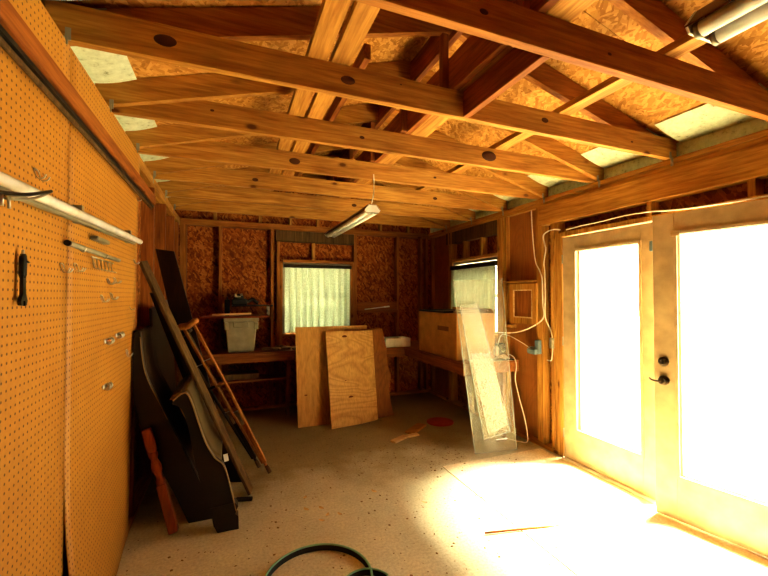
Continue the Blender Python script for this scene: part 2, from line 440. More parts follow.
MB().box(XL, XR, YB, YB+.088, PZ-.076, PZ, .002).build('top_plate', 'backpine_x', wb)
for x in (-.2, .35, .74, 1.115, 1.62, 2.05, 2.5):
    MB().box(x, x+.038, YB+.03, YB+.088, PZ+.002, rz(x+.02)+.10, .001).build('gable_stud', 'pine_z', wb)
# front wall behind the camera
wf = MB(); wf.box(XL-.1, XR+.1, YF-.1, YF, 0, PZ)
wf.poly([(XL-.1, YF-.1, PZ), (XR+.1, YF-.1, PZ), (XR+.1, YF-.1, PZ+.16), (XM, YF-.1, PZ+.17+SL*(XM-XL)), (XL-.1, YF-.1, PZ+.16)], (0,.1,0))
tag(wf.build('wall_front', 'osb_y'), 'strand board front wall behind the viewer', 'wall', kind='structure')

# roof deck
ce = thing('ceiling', (XM, 2, 3.1), 'strand board underside of the pitched roof above the trusses', 'ceiling', kind='structure')
for sgn in (-1, 1):
    xe = XM + sgn*(XR-XM+.30); zr = PZ+.148+SL*(XM-XL); zeav = zr - SL*abs(xe-XM)
    ys = [YF-.15, .22, 1.43, 2.66, 3.88, 5.55]
    for a, c in zip(ys, ys[1:]):
        mb = MB()
        p = [(XM, a+.002, zr), (xe, a+.002, zeav), (xe, c-.002, zeav), (XM, c-.002, zr)]
        if sgn < 0: p = [p[1], p[0], p[3], p[2]]
        mb.hexa([Vector(q) for q in p] + [Vector(q)+Vector((0,0,.012)) for q in p])
        mb.build('roof_sheet', 'osb_roof', ce)
    cov = MB(); p = [(XM, YF-.15, zr+.014), (xe, YF-.15, zeav+.014), (xe, 5.55, zeav+.014), (XM, 5.55, zr+.014)]
    cov.hexa([Vector(q) for q in p] + [Vector(q)+Vector((0,0,.02)) for q in p]); cov.build('roofing', 'rubber', ce)
    xw = XR if sgn > 0 else XL
    tys = [YF] + [1.15-.61*4+.61*i for i in range(11)] + [5.40]
    for a, c in zip(tys[1:], tys[2:]):
        mb = MB()
        def bp(x, y): return (x, y, PZ+.137+SL*((x-XL) if x < XM else (XR-x)))
        xi, xo = xw - sgn*(.20 if sgn > 0 else .12), xw + sgn*.088
        mb.grid(lambda u, v: Vector(bp(xi+(xo-xi)*u, a+.03+(c-a-.05)*v)) + Vector((0,0,-.018*math.sin(u*math.pi)*abs(math.sin(v*9)))), 6, 8)
        mb.box(min(xo, xo-sgn*.006), max(xo, xo-sgn*.006), a-.005, c+.005, PZ, PZ+.125)
        mb.build('eave_baffle', 'eave', ce)

# ------------------------------------------------------------------ roof trusses
ords = ['nearest roof truss, its dark joist crossing above the glass doors', 'second roof truss from the viewer, with a big dark knot in its joist',
        'third roof truss from the viewer, tan joist with a round knot at right', 'fourth roof truss from the viewer, above the hanging twin-tube lamp',
        'fifth roof truss from the viewer', 'sixth roof truss from the viewer', 'farthest roof truss, just in front of the back wall']
KN = {0: ((.842,2.50,.016),(1.473,2.492,.012),(1.643,2.47,.008)), 1: ((-.249,2.505,.030),(-.46,2.53,.009),(.513,2.50,.026),(.788,2.535,.010),(1.715,2.51,.020),(2.45,2.49,.012)),
      2: ((.786,2.50,.015),(1.773,2.51,.045),(-.1,2.52,.012)), 3: ((.45,2.50,.03),(1.659,2.51,.014)), 4: ((.2,2.5,.02),(2.0,2.5,.02)), 5: ((1.3,2.5,.022),)}
M['plyknot'] = plain('plywood_knot', (.15,.035,.008), .7)
M['knot'] = plain('knot', (.075,.022,.006), .6)
for i in range(7):
    y = 1.15 + .61*i
    t = thing('roof_truss', (XM, y, PZ), ords[i], 'roof truss', 'roof trusses')
    mx = 'truss_red' if i == 0 else 'pine_x'
    mb = MB(); mb.box(XL-.06, XR+.06, y, y+.038, PZ+.001, PZ+.14, .002)
    old = set(mb.bm.faces)
    for kx, kz, kr in KN.get(i, ()): mb.blob((kx, y+.002, kz), kr, (1.45, .22, .85), 3)
    for q in mb.bm.faces:
        if q not in old: q.material_index = 1; q.smooth = True
    bo = mb.build('bottom_chord', mx, t); bo.data.materials.append(M['knot'])
    ry = (y+.039, y+.077) if i < 2 else (y-.039, y-.001)
    for sgn in (-1, 1):
        xw = XR if sgn > 0 else XL
        mb = MB(); xo = xw+sgn*.06
        def z0(x): return PZ+SL*((x-XL) if sgn < 0 else (XR-x))
        pts = [(xo, ry[0], z0(xo)+.02), (XM, ry[0], z0(XM)), (XM, ry[0], z0(XM)+.143), (xo, ry[0], z0(xo)+.143)]
        mb.poly(pts, (0, ry[1]-ry[0], 0)); mb.build('top_chord', 'truss_red' if i < 2 else 'pine_x', t)
    ky = ry
    MB().box(1.05, 1.088, ky[0], ky[1], PZ+.142, PZ+SL*(1.05-XL)-.002, .002).build('king_post', 'red_z', t)
    for sgn in (-1, 1):
        xw = XR if sgn > 0 else XL
        mb = MB(); yt = min(ry[0], y) - .004
        mb.box(min(xw-sgn*.002, xw-sgn*.020), max(xw-sgn*.002, xw-sgn*.020), yt, yt+.003, PZ-.002, PZ+.045)
        mb.box(xw-sgn*.003-.002, xw-sgn*.003+.001, yt-.012, yt+.006, PZ-.055, PZ+.004)
        mb.box(min(xw-sgn*.003, xw-sgn*.012), max(xw-sgn*.003, xw-sgn*.012), yt-.004, yt+.001, PZ-.02, PZ+.02)
        mb.build('hurricane_tie', 'galv', t)
# ridge board
rb = MB().box(XM-.019, XM+.019, YF, 5.40, PZ+SL*(XM-XL)-.035, PZ+SL*(XM-XL)+.125, .002)
rb = rb.build('ridge_board', 'red_y'); tag(rb, 'dark ridge board running under the roof peak', 'ridge board')
# long boards lying on the joists
TZ = PZ+.141
for x0, x1, y0, y1, lb in ((.32,.412,-.2,3.75,'flat board on the joists, left one of the pale pair'), (.432,.525,.1,3.62,'flat board on the joists, right one of the pale pair')):
    tag(MB().box(x0, x1, y0, y1, TZ, TZ+.036, .002).build('ceiling_board', 'pine_y'), lb, 'board', 'boards laid across the joists')
tag(MB().box(1.82, 1.91, .75, 4.2, TZ, TZ+.036, .002).build('ceiling_board', 'pine_y'), 'flat board on the joists near the right lamp and doors', 'board', 'boards laid across the joists')
def lbrace(x, w, y0, y1, lb, h=.135):
    t = thing('joist_brace', (x, (y0+y1)/2, TZ), lb, 'brace', 'L-shaped braces on the joists')
    MB().box(x, x+.037, y0, y1, TZ, TZ+h, .002).build('upright_board', 'red_y', t)
    MB().box(x+.038, x+w, y0, y1, TZ, TZ+.036, .002).build('flat_board', 'pine_y', t)
lbrace(1.090, .165, .3, 4.6, 'L-shaped brace of dark upright and pale flat board at the ceiling middle', .19)
pu = MB().box(.628, .664, 1.86, 4.9, 2.690, 2.768, .002).build('roof_purlin', 'red_y')
tag(pu, 'dark purlin under the rafters, right of the pale board pair', 'purlin')
bk = MB().box(1.150, 1.188, 1.189, 1.759, PZ+.002, PZ+.138, .002).build('joist_blocking', 'red_y')
tag(bk, 'dark block wedged between the two nearest joists', 'blocking')

# ------------------------------------------------------------------ doors
def door(name, loc, rotz, W, H, label, hinge_left, hardware):
    """local x along the width from hinge, local y = thickness (0 inside face .. .044), z up"""
    d = thing(name, loc, label, 'door', kind='structure'); d.rotation_euler = (0,0,rotz)
    save = d.location.copy(); d.location = (0,0,0)
    st, tr, br = .128, .125, .275
    mb = MB(); T = .044
    mb.box(0, st, 0, T, 0, H, .002); mb.box(W-st, W, 0, T, 0, H, .002)
    mb.box(st, W-st, 0, T, H-tr, H, .002); mb.box(st, W-st, 0, T, 0, br, .002)
    mb.build('door_frame', 'doorpaint', d)
    mb = MB(); b = .016
    for y0, y1 in ((-.008, .001), (T-.001, T+.008)):
        mb.box(st-.004, st+b, y0, y1, br-.004, H-tr+.004); mb.box(W-st-b, W-st+.004, y0, y1, br-.004, H-tr+.004)
        mb.box(st+b, W-st-b, y0, y1, H-tr-b, H-tr+.004); mb.box(st+b, W-st-b, y0, y1, br-.004, br+b)
    gb = mb.build('glazing_bead', 'doorpaint', d)
    MB().box(st, W-st, T/2-.003, T/2+.003, br, H-tr).build('pane', 'glass', d)
    if hardware:
        xk = W-.060
        db = MB(); db.lathe((xk, 0, 1.02), (xk, -.022, 1.02), [(0,.031),(.5,.030),(.8,.022),(1,.020)], 20)
        db.box(xk-.005, xk+.005, -.04, -.020, 1.004, 1.036, .002); db.build('deadbolt', 'bronze', d)
        hd = MB(); hd.lathe((xk, 0, .895), (xk, -.012, .895), [(0,.032),(.7,.031),(1,.024)], 20)
        hd.lathe((xk, -.010, .895), (xk, -.050, .895), [(0,.012),(.4,.010),(.6,.020),(.85,.023),(1,.016)], 16)
        hd.tube(smoothpts([(xk, -.045, .895), (xk+.02, -.05, .892), (xk+.055, -.045, .895), (xk+.075, -.03, .902)]), .007)
        hd.build('door_handle', 'bronze', d)
        c = MB(); c.box(st+.02+.56, st+.07+.56, -.014, -.004, H-tr-.028, H-tr+.008, .002); c.build('yellow_clip', 'scrap', d)
    else:
        for z in (.22, 1.05, 1.80):
            MB().lathe((.0, -.006, z-.04), (.0, -.006, z+.04), [(0,.006),(1,.006)], 8).build('hinge', 'galv', d)
    d.location = save
    return d
# right-hand (near) door, hinge at its near side, a little open into the room
hx, hy = 2.862, .945; ex, ey = 2.690, 1.797
W = math.hypot(ex-hx, ey-hy)
# local x -> toward free edge ; local -y must face the room
ang = math.atan2(ey-hy, ex-hx)
d2 = door('door_2', (hx, hy, .018), ang, W, 2.005, 'near glass door standing slightly open with bronze deadbolt and knob', False, True)
# local y axis of this rotation points to -x (room); mirror thickness so hardware is on the room side
for ch in d2.children:
    for v in ch.data.vertices: v.co.y = -v.co.y
    ch.data.flip_normals()
d1 = door('door_1', (2.842, 2.715, .012), -math.pi/2, .86, 2.0, 'far glass door, closed, white frame around one tall pane', True, False)
for ch in d1.children:
    for v in ch.data.vertices: v.co.y = -v.co.y
    ch.data.flip_normals()
for ch in d1.children:      # room side is -x: local +y after -90 deg turn points to +x
    for v in ch.data.vertices: v.co.y = -v.co.y
    ch.data.flip_normals()
tp = MB(); tp.box(2.815, 2.838, 1.862, 1.905, 1.80, 1.875, .004)
tag(tp.build('tape_strip', 'bluegrey'), 'grey-blue tape stuck at the top of the far door edge', 'tape')
tr_ = MB(); tr_.box(XR-.002, XR+.10, DY1-.012, DY1+.028, .0, 2.055, .002); tr_.box(XR-.002, XR+.10, DY0-.022, DY0+.018, 0, 2.055, .002)
tr_.box(XR-.002, XR+.10, DY0+.018, DY1-.012, 2.022, 2.06, .002)
tag(tr_.build('trim_1', 'pine_z'), 'raw wood jamb around the double glass doors', 'door jamb', kind='structure')
th = MB(); th.box(2.80, 2.96, DY0+.02, DY1-.014, 0, .010, .002)
tag(th.build('trim_2', 'threshold'), 'white threshold strip under the glass doors', 'threshold', kind='structure')

# ------------------------------------------------------------------ windows and curtains
w1 = thing('window_1', ((BX0+BX1)/2, YB+.06, BZ0), 'back wall window behind a pale curtain', 'window', kind='structure')
mb = MB(); a = .035
mb.box(BX0, BX0+a, YB+.03, YB+.10, BZ0, BZ1); mb.box(BX1-a, BX1, YB+.03, YB+.10, BZ0, BZ1); mb.box(BX0+a, BX1-a, YB+.03, YB+.10, BZ1-a, BZ1)
mb.box(BX0+a, BX1-a, YB+.03, YB+.10, BZ0, BZ0+a); mb.box(BX0+a, BX1-a, YB+.05, YB+.09, 1.43, 1.465)
mb.build('window_frame', 'galv', w1)
MB().box(BX0+a, BX1-a, YB+.068, YB+.072, BZ0+a, BZ1-a).build('pane', 'glass', w1)
w2 = thing('window_2', (XR+.06, (WY0+WY1)/2, WZ0), 'right wall window behind a pale curtain above the bench', 'window', kind='structure')
mb = MB()
mb.box(XR+.03, XR+.10, WY0, WY0+a, WZ0, WZ1); mb.box(XR+.03, XR+.10, WY1-a, WY1, WZ0, WZ1); mb.box(XR+.03, XR+.10, WY0+a, WY1-a, WZ1-a, WZ1)
mb.box(XR+.03, XR+.10, WY0+a, WY1-a, WZ0, WZ0+a); mb.box(XR+.05, XR+.09, WY0+a, WY1-a, 1.46, 1.495)
mb.build('window_frame', 'galv', w2)
MB().box(XR+.068, XR+.072, WY0+a, WY1-a, WZ0+a, WZ1-a).build('pane', 'glass', w2)
def curtain(name, f0, f1, zb, zt, along, off, label, seed, folds, mat='curtain'):
    t = thing(name, (off, (f0+f1)/2, zb) if along == 'y' else ((f0+f1)/2, off, zb), label, 'curtain', 'pale pleated curtains')
    rr = random.Random(seed); ph = [rr.uniform(0,6) for _ in range(4)]
    def fn(u, v):
        p = f0+(f1-f0)*u
        d = .019*math.sin(u*folds*6.28+ph[0]+.6*math.sin(u*9+ph[1])) + .006*math.sin(u*folds*2.3*6.28+ph[2])
        d *= .75+.5*(1-v)
        z = zb+(zt-zb)*v
        return Vector((p, off+d, z)) if along == 'x' else Vector((off+d, p, z))
    MB().grid(fn, 130, 8).build('cloth', mat, t)
    mb = MB(); e = .02
    if along == 'x': mb.box(f0-e, f1+e, off-.024, off+.02, zt-.03, zt+.012, .003)
    else: mb.box(off-.024, off+.02, f0-e, f1+e, zt-.045, zt+.012, .003)
    mb.build('curtain_rod', 'darkmetal', t)
curtain('curtain', .685, 1.585, .985, 1.885, 'x', YB+.0, 'pale green-white pleated curtain over the back wall window', 3, 9)
curtain('curtain', 3.68, 4.62, 1.06, 1.87, 'y', XR+.0, 'pale green-white pleated curtain over the right wall window', 5, 10, 'curtain_sunny')

# ------------------------------------------------------------------ pegboard wall
def pegboard(y0, y1, z0, z1, label, bulge=0, skew=0):
    def fn(u, v):
        z = z0+(z1-z0)*v; y = y0+(y1-y0)*u - skew*u*(1-v)
        k = max(0, (.85-z)/.85)
        return Vector((XL+.006 + bulge*k*k*(1-u)**1.2, y, z))
    mb = MB(); mb.grid(fn, 16, 24)
    geo = mb.bm.faces[:]
    r = bmesh.ops.extrude_face_region(mb.bm, geom=geo)
    for v in [e for e in r['geom'] if isinstance(e, bmesh.types.BMVert)]: v.co.x -= .005
    o = mb.build('pegboard', 'peg'); return tag(o, label, 'pegboard', 'pegboard panels')
pegboard(.585, 1.800, .01, 2.172, 'large near pegboard panel with the hanging wrench')
pegboard(1.806, 3.012, .01, 2.172, 'large far pegboard panel, its near bottom corner curling out', .09, .19)
pegboard(.585, 1.800, 2.245, 2.425, 'near pegboard strip above the wooden rail')
pegboard(1.806, 3.04, 2.245, 2.425, 'far pegboard strip above the wooden rail')
rl = thing('wall_rail', (XL, 2, 2.17), 'long wooden rail along the top of the pegboard with dark track below', 'rail')
MB().box(XL+.001, XL+.040, .585, 3.42, 2.175, 2.245, .003).build('rail_board', 'red_y', rl)
MB().box(XL+.007, XL+.028, .585, 3.42, 2.155, 2.174, .002).build('track', 'darkmetal', rl)
MB().box(XL+.007, XL+.020, .585, 3.42, 2.138, 2.154, .002).build('track', 'plank', rl)

# strip lamp on the pegboard
sl = thing('strip_lamp', (XL+.05, 2, 1.78), 'long thin white strip lamp fixed along the pegboard', 'lamp')
P0, P1 = Vector((-.520, .70, 1.747)), Vector((-.520, 2.80, 1.812))
MB().beam(P0+Vector((-.026,0,.003)), P1+Vector((-.026,-.04,.003)), .050, .022, (0,0,1), .003).build('housing', 'galv', sl)
MB().tube([P0, P0.lerp(P1,.02), P0.lerp(P1,.995), P1], [.0155,.0155,.0155,.008], 14).build('tube', 'tubeglass', sl)
for t_ in (.12, .55, .93):
    p = P0.lerp(P1, t_); MB().box(XL+.007, p.x-.02, p.y-.012, p.y+.012, p.z-.02, p.z+.05).build('bracket', 'galv', sl)
# hose-barb style hook bar near the lamp
th_ = thing('tool_hook', (XL,1.2,1.72), 'double-prong metal tool hook in front of the strip lamp', 'hook')
MB().tube(smoothpts([(XL+.004,1.02,1.700),(-.50,1.03,1.701),(-.462,1.08,1.703),(-.458,1.18,1.722),(-.460,1.30,1.757),(-.462,1.335,1.768)]), .0045).build('prong', 'darkmetal', th_)
MB().tube(smoothpts([(XL+.007,1.08,1.695),(-.51,1.085,1.696),(-.468,1.12,1.698),(-.462,1.19,1.712),(-.462,1.27,1.738),(-.463,1.33,1.764)]), .0035).build('prong', 'galv', th_)
for q in (1.085,1.115): MB().tube([(-.462,q,1.703),(-.462,q+.003,1.675)], .0035).build('drop_pin', 'metal', th_)
# wrench
wt = thing('wrench', (-.555,1.425,1.46), 'black wrench hanging on the near pegboard', 'wrench')
mb = MB()
yc = 1.425
mb.poly([(-.560, yc-.014, 1.475),(-.560, yc-.020, 1.462),(-.560, yc-.016, 1.452),(-.560, yc-.006,1.450),(-.560, yc-.006,1.464),(-.560, yc+.006,1.464),(-.560, yc+.006,1.450),(-.560, yc+.016,1.452),(-.560, yc+.020,1.464),(-.560, yc+.010,1.484),(-.560,yc+.008,1.535),(-.560,yc-.008,1.535),(-.560,yc-.008,1.484)], (.009,0,0))
mb.build('jaw', 'darkmetal', wt)
MB().tube([(-.556,yc,1.53),(-.556,yc,1.54),(-.556,yc,1.585),(-.556,yc,1.60)], [.007,.0095,.0095,.007], 12).build('grip', 'rubber', wt)
MB().tube([(-.556,yc,1.598),(-.556,yc,1.612)], .004).build('tip', 'metal', wt)
MB().tube([(XL+.008,yc+.03,1.578),(-.545,yc+.012,1.576),(-.542,yc-.012,1.578)], .0022, 6).build('hanger', 'darkmetal', wt)
# metal tube with rack of small hooks
tb = thing('steel_tube', (-.55,1.7,1.67), 'grey steel tube lying on hooks across the pegboard seam', 'tube')
mb = MB(); mb.tube([(-.556,1.755,1.673),(-.556,2.46,1.668)], .0105, 14, True); mb.build('pipe', 'galv', tb)
MB().tube([(-.556,1.748,1.673),(-.556,1.762,1.673)], .011, 14).build('open_end', 'rubber', tb)
for y in (1.9, 2.2): MB().tube(smoothpts([(XL+.008,y,1.672),(-.550,y,1.655),(-.540,y,1.672)]), .0025, 6).build('hanger', 'metal', tb)
rk = thing('hook_rack', (-.555,2.2,1.63), 'small wire rack with a row of prongs under the steel tube', 'hook rack')
MB().tube([(-.556,2.02,1.648),(-.556,2.36,1.642)], .003, 6).build('wire', 'metal', rk)
for k in range(6):
    y = 2.03+.055*k; MB().tube([(-.556,y,1.648),(-.548,y,1.60),(-.530,y,1.594)], .0028, 6).build('prong', 'metal', rk)
fl = MB(); fl.box(-.566,-.535,2.03,2.21,1.722,1.740,.003); tag(fl.build('flat_file', 'galv'), 'short grey metal bar clipped below the strip lamp', 'file')
# wire hooks
hooks = [(1.515,1.855,.03,'U-shaped wire hook above the strip lamp'), (1.725,1.575,.03,'wire hook left of the pegboard seam'), (1.86,1.585,.03,'wire hook right of the pegboard seam'),
         (2.86,1.69,.025,'wire hook by the far edge of the pegboard'), (2.20,1.46,.03,'wire hook with two prongs, lower middle of far panel'), (2.36,1.47,.03,'wire hook right of the two-prong hook on far panel'),
         (2.30,1.545,.025,'wire hook below the hook rack'), (2.42,1.555,.025,'small wire hook below the right end of the hook rack'), (2.92,2.10,.02,'pale hook near the top of the far panel'),
         (2.78,1.40,.02,'tiny wire hook low by the far pegboard edge'), (2.70,1.13,.04,'bent nail hook low at the far pegboard edge')]
for y, z, s, lb in hooks:
    mb = MB(); x = XL+.008; s *= .62; g_ = .028
    one = [(x+.030,y+.003,z+s*.25),(x+.024,y+.002,z-s*.4),(x+.010,y,z-s*.45),(x+.001,y,z+s)]
    if s > .0145: one += [(x+.001,y+g_,z+s),(x+.010,y+g_,z-s*.45),(x+.024,y+g_+.002,z-s*.4),(x+.030,y+g_+.003,z+s*.25)]
    mb.tube(smoothpts(one,5), .0024, 6)
    tag(mb.build('wire_hook', 'metal'), lb, 'hook', 'wire hooks on the pegboard')
for y, z, lb in ((2.30,1.255,'left one of two bright spring clips side by side on the far pegboard'), (2.50,1.175+.09,'right one of two bright spring clips side by side on the far pegboard'), (2.28,1.035,'lowest bright spring clip on the far pegboard')):
    t = thing('spring_clip', (XL+.01,y,z), lb, 'clip', 'spring clips on the pegboard')
    MB().box(XL+.007, XL+.012, y-.024, y+.036, z-.010, z+.010, .001).build('plate', 'metal', t)
    for q in (-.012, .022):
        mb = MB(); mb.tube(smoothpts([(XL+.012,y+q,z-.008),(XL+.028,y+q,z-.014),(XL+.036,y+q,z),(XL+.028,y+q,z+.013),(XL+.020,y+q,z+.007)]), .005, 8)
        mb.build('jaw', 'metal', t)

# ------------------------------------------------------------------ lamps hanging from the trusses
def twin_lamp(x, y0, y1, z, label, cords):
    t = thing('tube_lamp', (x, (y0+y1)/2, z), label, 'lamp', 'hanging twin-tube lamps')
    mb = MB(); w, h = .064, .055
    prof = [(x-w, z+.012), (x-w*.42, z+h), (x+w*.42, z+h), (x+w, z+.012), (x+w, z+.008), (x+w*.40, z+h-.006), (x-w*.40, z+h-.006), (x-w, z+.008)]
    mb.poly([(p[0], y0, p[1]) for p in prof], (0, y1-y0, 0)); mb.build('reflector', 'lampbrown', t)
    for y in (y0, y1-.006):
        mb = MB(); mb.poly([(x-w*.8, y, z-.004), (x+w*.8, y, z-.004), (x+w, y, z+.014), (x+w*.45, y, z+h), (x-w*.45, y, z+h), (x-w, y, z+.014)], (0,.006,0)); mb.build('end_plate', 'white', t)
    for s in (-1, 1):
        tb = MB().tube([(x+s*.032, y0+.012, z+.004), (x+s*.032, y1-.012, z+.004)], .019, 14).build('tube', 'tubeglass', t)
        for ya in (y0+.008, y1-.020): MB().tube([(x+s*.032, ya, z+.004), (x+s*.032, ya+.012, z+.004)], .0193, 14).build('tube_cap', 'galv', tb)
    for pts in cords: MB().tube(smoothpts(pts), .0045, 6).build('hanging_cord', 'cable', t)
twin_lamp(.985, 2.72, 4.02, 2.105, 'white twin-tube lamp hanging from the joists in the middle of the room',
          [[(1.0,2.80,2.16),(1.05,2.88,2.28),(1.085,2.965,2.40),(1.085,2.972,2.47)]])
twin_lamp(1.045, -.65, .575, 2.095, 'white twin-tube lamp close to the viewer above the doors',
          [[(1.045,.45,2.15),(1.045,.45,2.58)], [(1.045,-.5,2.15),(1.045,-.5,2.58)]])

# ------------------------------------------------------------------ workbenches
def bench(label, x0, x1, y0, y1, legs, apron, zt=.80, mat='red_x', split=None):
    t = thing('workbench', ((x0+x1)/2, (y0+y1)/2, 0), label, 'workbench', 'wall workbenches')
    MB().box(x0, x1, y0, y1, zt-.022, zt, .002).build('worktop', mat, t)
    for a_ in apron: MB().box(*a_, zt-.115, zt-.023, .002).build('apron', mat, t)
    for lx, ly in legs: MB().box(lx, lx+.04, ly, ly+.085, 0, zt-.024, .002).build('leg', 'red_z', t)
    return t
b1 = bench('workbench along the back wall left of the leaning plywood, holding the grey tote', -.50, 1.03, 4.88, YB, [(.655,4.925),(-.45,4.925)], [(-.50,1.03,4.88,4.918)])
MB().box(-.45, .65, 4.95, 5.28, .44, .462, .002).build('lower_shelf', 'red_x', b1)
bench('short workbench on the back wall right of the leaning plywood', 1.04, 2.14, 4.66, YB, [(1.10,4.70)], [(1.04,2.14,4.66,4.698)])
bench('workbench along the right wall under the window, holding the carton', 2.15, XR-.005, 3.30, YB-.003, [(2.66,3.345)], [(2.15,2.188,3.30,YB-.003),(2.19,XR-.005,3.30,3.338)], mat='red_y')

# storage under back bench
tag(MB().box(-.10,.34,5.02,5.26,.463,.53,.006).build('storage_box','plank'), 'flat dim grey box on the shelf under the back workbench', 'box')

# tote and what is on it
tt = thing('storage_tote', (.13,5.08,.80), 'grey plastic storage tote on the back workbench', 'tote')
def ringbox(mb, x0, x1, y0, y1, z0, z1, tp):
    mb.hexa([Vector(p) for p in ((x0+tp,y0+tp,z0),(x1-tp,y0+tp,z0),(x1-tp,y1-tp,z0),(x0+tp,y1-tp,z0),(x0,y0,z1),(x1,y0,z1),(x1,y1,z1),(x0,y1,z1))], .012)
mb = MB(); ringbox(mb, -.055, .312, 4.93, 5.25, .801, 1.19, .035); mb.build('body', 'toteg', tt)
mb = MB()
mb.box(-.072, .328, 4.915, 5.265, 1.165, 1.212, .006)
mb.build('rim', 'toteg', tt)
mb = MB(); mb.box(.04, .215, 4.907, 4.935, 1.10, 1.164, .008); mb.build('handle', 'toteg', tt)
for s in (-.062, .27):
    MB().box(s, s+.05, 4.913, 4.935, 1.075, 1.164, .006).build('corner_grip', 'toteg', tt)
tag(MB().box(-.31,.44,4.90,5.27,1.213,1.232,.003).build('red_board','shelfred'), 'thin reddish board lying across the grey tote', 'board')
tag(MB().beam((-.19,4.96,1.254),(.24,4.93,1.262),.08,.02,(0,1,0),.002).build('wood_strip','scrap'), 'pale wood strip lying on the reddish board', 'wood strip')
mt = thing('metal_tray', (.3,5.1,1.30), 'dark flat metal tray raised on a short side frame above the reddish board', 'tray')
MB().box(.02,.50,4.99,5.25,1.345,1.36,.002).build('tray_top','darkmetal',mt)
mb = MB(); mb.box(.44,.46,5.0,5.02,1.233,1.344); mb.box(.44,.46,5.2,5.22,1.233,1.344); mb.box(.44,.46,5.0,5.22,1.28,1.295); mb.build('side_frame','galv',mt)
pt = thing('power_saw', (.15,5.1,1.36), 'dark power tool with pale fittings on top of the metal tray', 'power tool')
mb = MB(); mb.box(.02,.20,5.02,5.20,1.361,1.44,.015); mb.blob((.10,5.08,1.45),.055,(1.1,1,.9)); mb.build('motor_body','rubber',pt)
mb = MB(); mb.tube(smoothpts([(.20,5.1,1.40),(.26,5.1,1.43),(.30,5.1,1.40),(.33,5.1,1.385)]), .022, 10); mb.build('grip','rubber',pt)
mb = MB(); mb.blob((.06,5.03,1.485),.018); mb.blob((.13,5.03,1.49),.015); mb.tube([(.05,5.03,1.47),(.12,5.04,1.465)],.010); mb.build('fitting','edge',pt)
tc_ = thing('tool_case', (-.1,5.15,1.3), 'black squarish case standing at the left end of the reddish board', 'case')
MB().box(-.06,.0,5.06,5.24,1.233,1.43,.008).build('case_body','black',tc_)
MB().tube(smoothpts([(-.03,5.10,1.43),(-.03,5.12,1.455),(-.03,5.18,1.455),(-.03,5.20,1.43)]),.006).build('handle','black',tc_)
# rags by the window
for k,(x,y,s,m) in enumerate(((.42,5.04,.045,'rag'),(.535,4.985,.05,'rag'),(.66,5.03,.05,'edge'),(.775,4.96,.04,'rag'),(.60,5.16,.05,'plank'))):
    lb = ['leftmost crumpled tan rag on the back workbench','second crumpled rag from the tote on the back workbench','paler crumpled rag on the bench below the window','crumpled rag beside the leaning plywood','dark rag behind the others on the back workbench'][k]
    mb = MB(); mb.blob((x,y,.80+s*.42), s, (1.2,1,.45), 3, .16, k)
    o = mb.build('rag', m); tag(o, lb, 'rag', 'rags on the back workbench')
# white box on the right of back bench
wbx = thing('white_box', (2.0,4.85,.80), 'low white cardboard box with open top on the back workbench', 'box')
mb = MB(); a0,a1,c0,c1 = 1.88,2.24,4.70,4.95
mb.box(a0,a1,c0,c0+.006,.801,.915); mb.box(a0,a1,c1-.006,c1,.801,.915); mb.box(a0,a0+.006,c0,c1,.801,.915); mb.box(a1-.006,a1,c0,c1,.801,.915); mb.box(a0,a1,c0,c1,.801,.807); mb.build('tray','white',wbx)
MB().box(a0+.05,a1-.09,c0+.03,c1-.04,.808,.905,.004).build('contents','rag',wbx)
hm = MB().tube([(1.80,5.295,1.280),(2.09,5.295,1.310),(2.10,5.295,1.311),(2.18,5.295,1.319)],[.007,.007,.012,.010],10)
tag(hm.build('wooden_dowel','cable'), 'pale wooden stick propped on the ledge right of the back window', 'stick')

# ------------------------------------------------------------------ carton on right bench
cb = thing('carton', (2.45,3.9,.80), 'large brown cardboard carton on the right workbench', 'carton')
mb = MB(); X0,X1,Y0,Y1,Z0,Z1 = 2.20,2.68,3.50,4.36,.801,1.285
mb.box(X0,X1,Y0,Y0+.006,Z0,Z1); mb.box(X0,X1,Y1-.006,Y1,Z0,Z1); mb.box(X0,X0+.006,Y0+.006,Y1-.006,Z0,Z1); mb.box(X1-.006,X1,Y0+.006,Y1-.006,Z0,Z1); mb.box(X0,X1,Y0,Y1,Z0,Z0+.006)
mb.build('carton_body','cardboard',cb)
lb_ = MB().box(X0-.0015,X0,3.66,3.90,1.09,1.14).build('printed_label','cardboard_d',cb); lb_['label']='dark printed strip'
MB().box(X0+.006,X1-.006,Y0+.006,Y1-.006,Z1-.008,Z1-.002).build('top_flap','cardboard',cb)
mb = MB(); mb.hexa([Vector(p) for p in ((X1-.005,Y0,Z1),(X1,Y0,Z1),(X1,Y1,Z1),(X1-.005,Y1,Z1),(X1-.02,Y0+.03,Z1+.05),(X1-.015,Y0+.03,Z1+.05),(X1-.015,Y1-.03,Z1+.05),(X1-.02,Y1-.03,Z1+.05))]); mb.build('flap','cardboard',cb)
tf = thing('picture_frame', (2.4,4.1,1.29), 'dark thin flat frame resting on the carton', 'frame')
mb = MB()
for a_ in ((2.19,2.64,3.74,3.78),(2.19,2.64,4.30,4.34),(2.19,2.23,3.78,4.30),(2.60,2.64,3.78,4.30)): mb.box(*a_,1.286,1.306,.002)
mb.build('frame_border','darkmetal',tf)
MB().box(2.23,2.60,3.78,4.30,1.296,1.300).build('frame_panel','plank',tf)
for k,(x,y,rz_,zz) in enumerate(((2.45,3.62,.2,1.285),(2.48,3.64,-.15,1.308))):
    mb = MB(); mb.beam((x-.17,y,zz+.012),(x+.17,y+.08*rz_,zz+.012),.14,.022,(0,1,0),.002)
    tag(mb.build('book', 'rag' if k==0 else 'edge'), ['brown flat book across the carton, lower of two','paler flat book across the carton, upper of two'][k], 'book')

